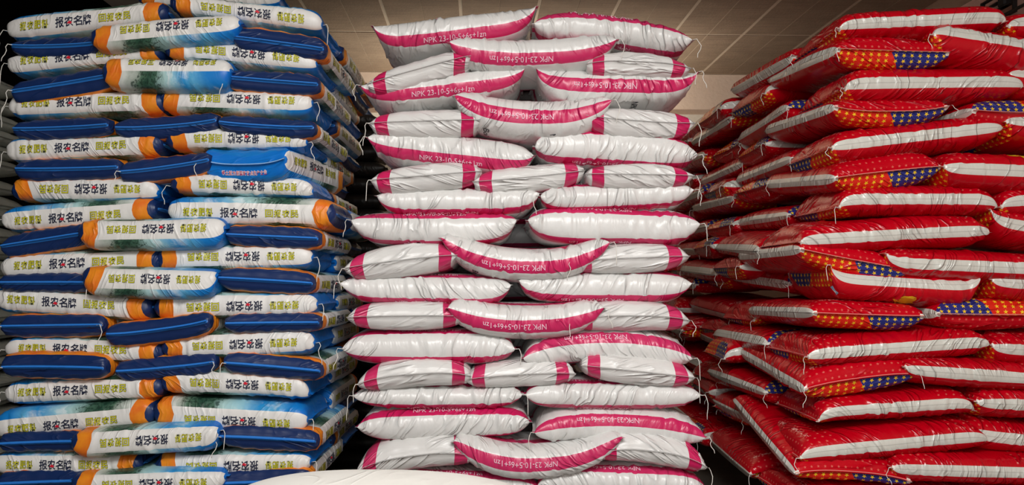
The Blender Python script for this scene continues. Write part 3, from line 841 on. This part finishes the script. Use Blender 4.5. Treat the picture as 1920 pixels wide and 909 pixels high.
# ------------------------------------------------------------------ the left stack: blue and orange sacks
# for side-on sacks: oR = orange foot to the right, oL = orange foot to the left
oR, oL = dict(flip=False), dict(flip=True)
def nv(**k): return dict(flip=True, **k)
B_ROWS = [
 [('S', 20, 66, 165, 49, 330, 34, 50, dict(roll=-0.012, tails=(-1,), **oR)), ('S', 322, 18, 470, 34, 614, 56, 46, dict(roll=-0.004, tails=(1,), **oL))],
 [('E', 30, 92, 110, 91, 200, 86, 34, nv(tails=(-1,))), ('S', 176, 76, 320, 71, 463, 52, 54, dict(roll=0.018, dy=-0.05, **oL)), ('E', 440, 74, 528, 83, 614, 97, 44, nv(side=1, zs=-.1))],
 [('S', 22, 127, 165, 118, 322, 100, 44, dict(tails=(-1,), **oR)), ('S', 312, 101, 460, 112, 605, 128, 46, dict(roll=0.004, **oL))],
 [('E', 30, 180, 122, 164, 214, 150, 46, nv(zs=.1, tails=(-1,))), ('S', 198, 142, 325, 148, 446, 142, 62, dict(roll=0.052, dy=-0.05, **oL)), ('E', 428, 150, 517, 156, 604, 164, 38, nv(side=1, tails=(-1,)))],
 [('S', 24, 206, 172, 202, 326, 196, 48, dict(tails=(-1,), **oR)), ('S', 300, 190, 455, 199, 597, 199, 50, dict(roll=0.012, tails=(1,), **oL))],
 [('E', 33, 246, 122, 243, 216, 238, 36, nv()), ('E', 222, 244, 318, 240, 416, 229, 40, nv(dy=-0.02)), ('E', 414, 233, 505, 240, 596, 243, 34, nv(side=1))],
 [('S', 21, 290, 168, 281, 320, 276, 48, dict(roll=-0.008, tails=(-1,), **oR)), ('S', 314, 272, 450, 266, 587, 272, 44, dict(tails=(1,), **oL))],
 [('E', 37, 320, 130, 319, 234, 316, 40, nv()), ('E', 230, 326, 318, 316, 402, 302, 42, nv(tails=(-1,))), ('E', 400, 300, 485, 312, 572, 302, 56, dict(flip=False, bluend=1, side=1, yaw=-9, dy=-0.04, tails=(-1,)))],
 [('S', 29, 366, 172, 358, 312, 366, 46, dict(**oL)), ('S', 322, 352, 462, 351, 598, 362, 40, dict(tails=(-1,), **oL))],
 [('S', 10, 414, 152, 405, 310, 394, 50, dict(roll=-0.016, tails=(-1,), **oR)), ('S', 318, 398, 475, 399, 640, 404, 54, dict(roll=-0.014, **oR))],
 [('E', 11, 466, 92, 452, 176, 440, 44, nv(zs=.1)), ('S', 152, 434, 292, 440, 434, 430, 56, dict(roll=0.022, dy=-0.05, **oL)), ('E', 427, 441, 515, 445, 604, 449, 38, nv(side=1))],
 [('S', 9, 503, 155, 495, 318, 488, 46, dict(tails=(), **oR)), ('S', 296, 486, 450, 484, 597, 484, 46, dict(roll=0.008, tails=(1,), **oL))],
 [('E', 6, 530, 92, 530, 178, 530, 34, nv(tails=(1,))), ('S', 160, 512, 290, 530, 420, 516, 54, dict(roll=0.020, dy=-0.05, **oL)), ('E', 413, 521, 502, 526, 594, 532, 42, nv(side=1))],
 [('S', -3, 557, 142, 568, 300, 575, 48, dict(tails=(), **oR)), ('S', 292, 576, 455, 571, 606, 570, 46, dict(tails=(1,), **oL))],
 [('E', 10, 611, 105, 610, 204, 608, 42, nv(tails=(-1, 1))), ('E', 206, 628, 304, 620, 400, 602, 46, nv(dy=-0.05, zs=.1)), ('E', 426, 606, 516, 605, 606, 604, 34, nv(side=1))],
 [('S', 16, 654, 165, 652, 322, 660, 44, dict(tails=(-1,), **oR)), ('S', 306, 652, 460, 643, 601, 641, 50, dict(roll=0.006, tails=(1,), **oL))],
 [('E', 12, 684, 110, 684, 208, 686, 48, nv(dy=-0.06, zs=-.1, tails=(-1,))), ('E', 224, 694, 318, 688, 412, 676, 42, nv(dy=-0.02, tails=(1,))), ('E', 424, 678, 516, 686, 608, 694, 40, nv(side=1, tails=(-1,)))],
 [('S', 16, 732, 162, 726, 322, 720, 46, dict(tails=(-1,), **oR)), ('S', 304, 722, 445, 714, 590, 736, 48, dict(roll=0.004, tails=(), **oL))],
 [('S', -3, 797, 142, 778, 306, 770, 56, dict(roll=-0.022, tails=(), **oR)), ('S', 292, 768, 445, 773, 588, 782, 58, dict(roll=-0.014, tails=(1,), **oL))],
 [('E', 9, 828, 90, 826, 160, 823, 38, nv(tails=())), ('S', 140, 818, 282, 819, 424, 802, 56, dict(roll=0.010, dy=-0.05, tails=(1,), **oL)), ('E', 415, 814, 508, 819, 600, 824, 42, nv(side=1, tails=(-1,)))],
 [('S', -3, 862, 132, 862, 284, 862, 46, dict(tails=(), **oR)), ('S', 294, 864, 450, 861, 594, 860, 46, dict(tails=(1,), **oL))],
 [('E', 3, 902, 82, 900, 162, 896, 40, nv()), ('S', 140, 892, 285, 896, 436, 886, 48, dict(roll=0.006, dy=-0.05, **oL)), ('E', 400, 902, 492, 900, 586, 896, 44, nv(side=1))],
]
GB = 'blue sacks of the left stack'
for r, row in enumerate(B_ROWS):
    pos = POS2 if len(row) == 2 else POS3
    for i, t in enumerate(row):
        seed += 1
        K, xl, yl, xm, ym, xr, yr, th, o = t
        o = dict(o)
        if K == 'E': o.setdefault('dy', -0.03)
        if len(row) == 3 and K == 'S': o['dy'] = -0.08
        if K == 'S':
            look = 'white-sided blue sack, orange ' + ('left' if o['flip'] else 'right') + ' foot'
        else:
            look = 'navy sack end with orange edges' if not o.get('bluend') else 'bright blue sack end with red lettering'
        label = f'{look}, {pos[i]} in {ORD[r]} row of left stack'
        build_sack('blue', K, DB, xl, yl, xm, ym, xr, yr, th, label, GB, seed, o)
# the right flank further back
rr = random.Random(12)
for r, row in enumerate(B_ROWS):
    t = row[-1]; K, xl, yl, xm, ym, xr, yr, th, o = t
    Xr, Zr = px(xr, yr, DB + 0.05); Zm = px(0, (ym + yr) / 2, DB + 0.05)[1]
    T = th * DB / F * 1.05
    seed += 1
    lab = f'shaded blue sack behind the {ORD[r]} row, right flank of left stack'
    if K == 'S':      # an end-on sack behind: long side panel along the aisle
        sk = Sack('blue', 'E', 0.78, 0.47, T, seed, nu=32, nv=56, flip=bool(r % 4 == 0), creases=12)
        root = root_at(Xr - 0.25 + rr.uniform(-0.02, 0.02), DB + 0.48 + 0.40, Zm + rr.uniform(-0.01, 0.01), math.pi / 2, lab, GB)
        link('body', sk.body(MAT['blue']), root); blue_text(sk, root, bool(r % 4 == 0), 0.0)
    else:
        sk = Sack('blue', 'S', 0.77, 0.47, T, seed, nu=32, nv=56, flip=bool(r % 3 == 0), creases=12)
        root = root_at(Xr - 0.40 + rr.uniform(-0.03, 0.02), DB + 0.80 + 0.26, Zm + rr.uniform(-0.01, 0.01), 0, lab, GB)
        link('body', sk.body(MAT['blue']), root)
# one more on top, further back
seed += 1
Xa, Za = px(300, 14, DB + 0.75)
sk = Sack('blue', 'S', 0.78, 0.47, 0.12, seed, flip=True, nu=32, nv=60)
root = root_at(Xa + 0.36, DB + 0.75, Za - 0.02, 0, 'white-sided blue sack on top of the left stack, behind its two front sacks', GB)
link('body', sk.body(MAT['blue']), root)

# ------------------------------------------------------------------ the right stack: red sacks
R_ROWS = [
 [('S', 1556, 66, 1706, 50, 1872, 52, 54, dict(roll=-0.012, tails=(-1,))), ('S', 1866, 62, 2020, 58, 2180, 60, 56, dict(roll=0.01))],
 [('E', 1558, 99, 1662, 102, 1770, 106, 60, dict(yt=0.10, tails=(-1,), roll=0.0)), ('S', 1728, 78, 1860, 106, 2050, 130, 72, dict(roll=0.03, dy=-0.03, tails=(-1,)))],
 [('S', 1566, 176, 1728, 165, 1904, 172, 64, dict(tails=(-1,), roll=-0.004)), ('S', 1868, 150, 2020, 165, 2180, 170, 62, dict(roll=0.02))],
 [('E', 1552, 205, 1658, 214, 1770, 204, 50, dict(yt=0.07, tails=(1,))), ('E', 1808, 212, 1915, 216, 2030, 216, 56, dict(roll=PR / 2))],
 [('S', 1542, 284, 1706, 264, 1866, 248, 62, dict(tails=(-1,))), ('S', 1862, 236, 2015, 255, 2170, 262, 62, dict(roll=0.02))],
 [('E', 1555, 338, 1655, 325, 1756, 316, 64, dict(yt=0.09)), ('S', 1748, 318, 1905, 328, 2070, 330, 70, dict(roll=0.0, dy=-0.03, gold=(0.115, 0.38)))],
 [('S', 1555, 393, 1706, 378, 1856, 393, 58, dict(tails=(-1,))), ('S', 1853, 392, 2000, 378, 2160, 385, 62, dict())],
 [('S', 1484, 456, 1664, 441, 1842, 438, 62, dict(roll=-0.006, tails=())), ('S', 1834, 396, 1980, 440, 2140, 440, 66, dict())],
 [('E', 1490, 468, 1596, 489, 1701, 508, 52, dict(yt=0.0)), ('S', 1642, 477, 1790, 500, 1975, 490, 58, dict(dy=-0.02, tails=()))],
 [('S', 1540, 498, 1672, 540, 1826, 514, 62, dict(roll=0.028, sticker=1, gold=(-0.085, 0.36), tails=(-1,))), ('S', 1836, 524, 1970, 540, 2120, 540, 60, dict(roll=0.01))],
 [('E', 1514, 586, 1615, 590, 1724, 592, 52, dict(yt=-0.02)), ('E', 1742, 588, 1850, 590, 1962, 590, 56, dict(roll=PR / 2))],
 [('S', 1498, 666, 1665, 648, 1842, 642, 58, dict(tails=(-1,))), ('S', 1836, 644, 1980, 655, 2130, 655, 62, dict())],
 [('E', 1497, 728, 1600, 708, 1710, 699, 62, dict(yt=0.09, tails=(-1, 1))), ('S', 1676, 684, 1815, 698, 1985, 704, 54, dict(dy=-0.02))],
 [('S', 1518, 784, 1668, 756, 1814, 764, 52, dict()), ('S', 1808, 747, 1955, 753, 2110, 755, 60, dict())],
 [('S', 1483, 851, 1655, 823, 1838, 818, 62, dict(tails=(-1,))), ('S', 1794, 792, 1945, 820, 2100, 822, 62, dict(dy=0.04))],
 [('E', 1479, 883, 1588, 882, 1701, 899, 48, dict(yt=0.20)), ('S', 1653, 868, 1805, 872, 1970, 876, 60, dict(dy=-0.02, tails=(-1,)))],
 [('S', 1476, 936, 1640, 932, 1815, 932, 58, dict()), ('S', 1806, 930, 1960, 932, 2120, 934, 58, dict())],
]
GR = 'red sacks of the right stack'
for r, row in enumerate(R_ROWS):
    for i, t in enumerate(row):
        seed += 1
        K, xl, yl, xm, ym, xr, yr, th, o = t
        o = dict(o)
        if i == 1: o['lo'] = 0
        if K == 'S':
            look = 'red side-on sack with white stripe' + (' and yellow emblem' if o.get('gold') else '')
        else: look = 'red sack, starred end facing out' if not o.get('roll') else 'red sack, starred end upside down'
        label = f'{look}, {POS2[i]} in {ORD[r]} row of right stack'
        build_sack('red', K, DR, xl, yl, xm, ym, xr, yr, th, label, GR, seed, o)

# the shaded left flank of the right stack, running back along the aisle
rr = random.Random(5)
NTH = ['first', 'second', 'third', 'fourth', 'fifth']
for r, row in enumerate(R_ROWS):
    K, xl, yl, xm, ym, xr, yr, th, o = row[0]
    X0, _ = px(xl, yl, DR + 0.05); Zm = px(0, (ym + yl) / 2 if K == 'S' else ym, DR + 0.05)[1]
    ze = px(0, 52, DR + 0.05)[1] + (px(0, 932, DR + 0.05)[1] - px(0, 52, DR + 0.05)[1]) * r / (len(R_ROWS) - 1)
    Zm = 0.4 * Zm + 0.6 * ze
    T = 0.150
    y = DR + (0.53 if K == 'S' else 0.86)
    nxt = 'E' if K == 'S' else 'S'
    x0 = 0.5 * X0 + 0.5 * (1.50 - 0.006 * r)
    z = Zm + (0.0 if K == 'S' else max(0, o.get('yt', 0)) * 0.6)
    for k in range(5 if r < 12 else 4):
        seed += 1
        dep = 0.86 if nxt == 'E' else 0.52
        if y + dep > RY - 0.15: break
        jx = rr.uniform(-0.09, 0.05)
        lab = f'shaded red sack, aisle flank of right stack, {ORD[r]} row, {NTH[k]} behind front'
        zz = z + rr.uniform(-0.02, 0.03)
        if nxt == 'E':
            sk = Sack('red', 'E', 0.88, 0.53, T, seed, nu=30, nv=56, tips=(rr.uniform(-0.05, 0.01), 0.0), sag=rr.uniform(0, 0.02), ytilt=rr.uniform(-0.02, 0.07), roll=PR / 2 * rr.randint(0, 1) + rr.uniform(-0.03, 0.03), creases=12)
            root = root_at(x0 + 0.265 + jx, y + dep / 2, zz, math.pi / 2 + rr.uniform(-0.08, 0.08), lab, GR)
            link('body', sk.body(MAT['red']), root)
            if k < 3: tail(sk, root, -1, 0.06, seed=seed)
        else:
            sk = Sack('red', 'S', 0.88, 0.53, T, seed, nu=30, nv=56, tips=(rr.uniform(-0.07, 0.02), 0.0), sag=rr.uniform(0, 0.02), roll=PR / 2 * rr.randint(0, 1) + rr.uniform(-0.03, 0.03), creases=12)
            sk.uP = -PR / 2 - sk.uP
            root = root_at(x0 + 0.44 + jx, y + dep / 2, zz, rr.uniform(-0.10, 0.10), lab, GR)
            link('body', sk.body(MAT['red']), root)
            if k < 3: tail(sk, root, -1, 0.06, seed=seed)
        y += dep
        z += rr.uniform(-0.015, 0.02)
        nxt = 'S' if nxt == 'E' else 'E'

# ------------------------------------------------------------------ courses below the picture, down to the floor
def course(kind, d, xs, z0, n, T, name, group):
    for k in range(n):
        for x, nm in zip(xs, POS2):
            hidden_sack(kind, 'S', x + (0.03 if k % 2 else -0.02), d + 0.27, z0 - (k + 0.5) * T, None, T * 1.04,
                        f'{name} sack under the lower picture edge, {ORD[k]} course, {nm}', group)
course('white', DW, (-0.26, 0.62), 0.255, 2, 0.127, 'white', 'white sacks at the foot of the middle stack')
course('blue', DB, (-1.98, -1.2), 0.29, 3, 0.096, 'blue', 'blue sacks at the foot of the left stack')
course('red', DR, (1.78, 2.66), 0.29, 2, 0.145, 'red', 'red sacks at the foot of the right stack')

# ------------------------------------------------------------------ grey sacks beyond the left stack
rr = random.Random(9)
z = 0.06; k = 0
tops = []
while z < CZ + 1.52:
    tops.append(z); z += 0.118
for k, z in enumerate(tops):
    seed += 1
    n = len(tops) - 1 - k
    sk = Sack('grey', 'S', 0.80, 0.5, 0.122, seed, nu=26, nv=48, tips=(rr.uniform(-0.02, 0.02), rr.uniform(-0.04, 0.01)))
    root = root_at(-3.92 + rr.uniform(-0.05, 0.04), 5.4, z, 0, f'grey sack in dim pile at far left edge, {ORD[n]} from the top', 'grey sacks at the far left')
    link('body', sk.body(MAT['grey']), root)

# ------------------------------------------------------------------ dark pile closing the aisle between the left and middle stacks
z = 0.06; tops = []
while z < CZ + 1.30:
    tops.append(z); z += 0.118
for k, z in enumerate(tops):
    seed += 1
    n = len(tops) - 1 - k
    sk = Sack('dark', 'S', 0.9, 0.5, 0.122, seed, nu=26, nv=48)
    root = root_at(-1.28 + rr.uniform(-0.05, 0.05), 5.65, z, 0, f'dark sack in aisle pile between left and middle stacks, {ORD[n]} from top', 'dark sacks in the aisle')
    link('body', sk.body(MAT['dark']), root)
    if n == 0:
        for q in range(2):
            seed += 1
            sk = Sack('blue', 'S', 0.78, 0.47, 0.115, seed, nu=26, nv=48, flip=(q == 0))
            root = root_at(-1.36 + 0.05 * q, 5.65, z + 0.118 + q * 0.112, 0, ['white-sided blue sack lying on the dark aisle pile, lower one', 'white-sided blue sack lying on the dark aisle pile, upper one'][q], 'blue sacks on the aisle pile')
            link('body', sk.body(MAT['blue']), root); blue_text(sk, root, q == 0, 0.0)

# ------------------------------------------------------------------ plain white sacks in the foreground, only the topmost in view
zt = CZ - 0.430
n = 6; T = zt / n
for k in range(n):
    seed += 1
    top = k == n - 1
    sk = Sack('plain', 'S', 0.84, 0.5, T * 1.03, seed, nu=40 if top else 20, nv=90 if top else 32, tips=(-0.05, -0.055) if top else (0, 0), ex=2.2 if top else None)
    root = root_at(-0.27 + (0 if top else 0.02 * (-1) ** k), 1.62, (k + 0.5) * T - (0.012 if top else 0), 0,
                   'plain white sack in the near foreground at the lower edge, topmost' if top else f'plain white sack in the foreground pile, {ORD[n - 1 - k]} from the top', 'plain white sacks in the foreground')
    link('body', sk.body(MAT['plain']), root)
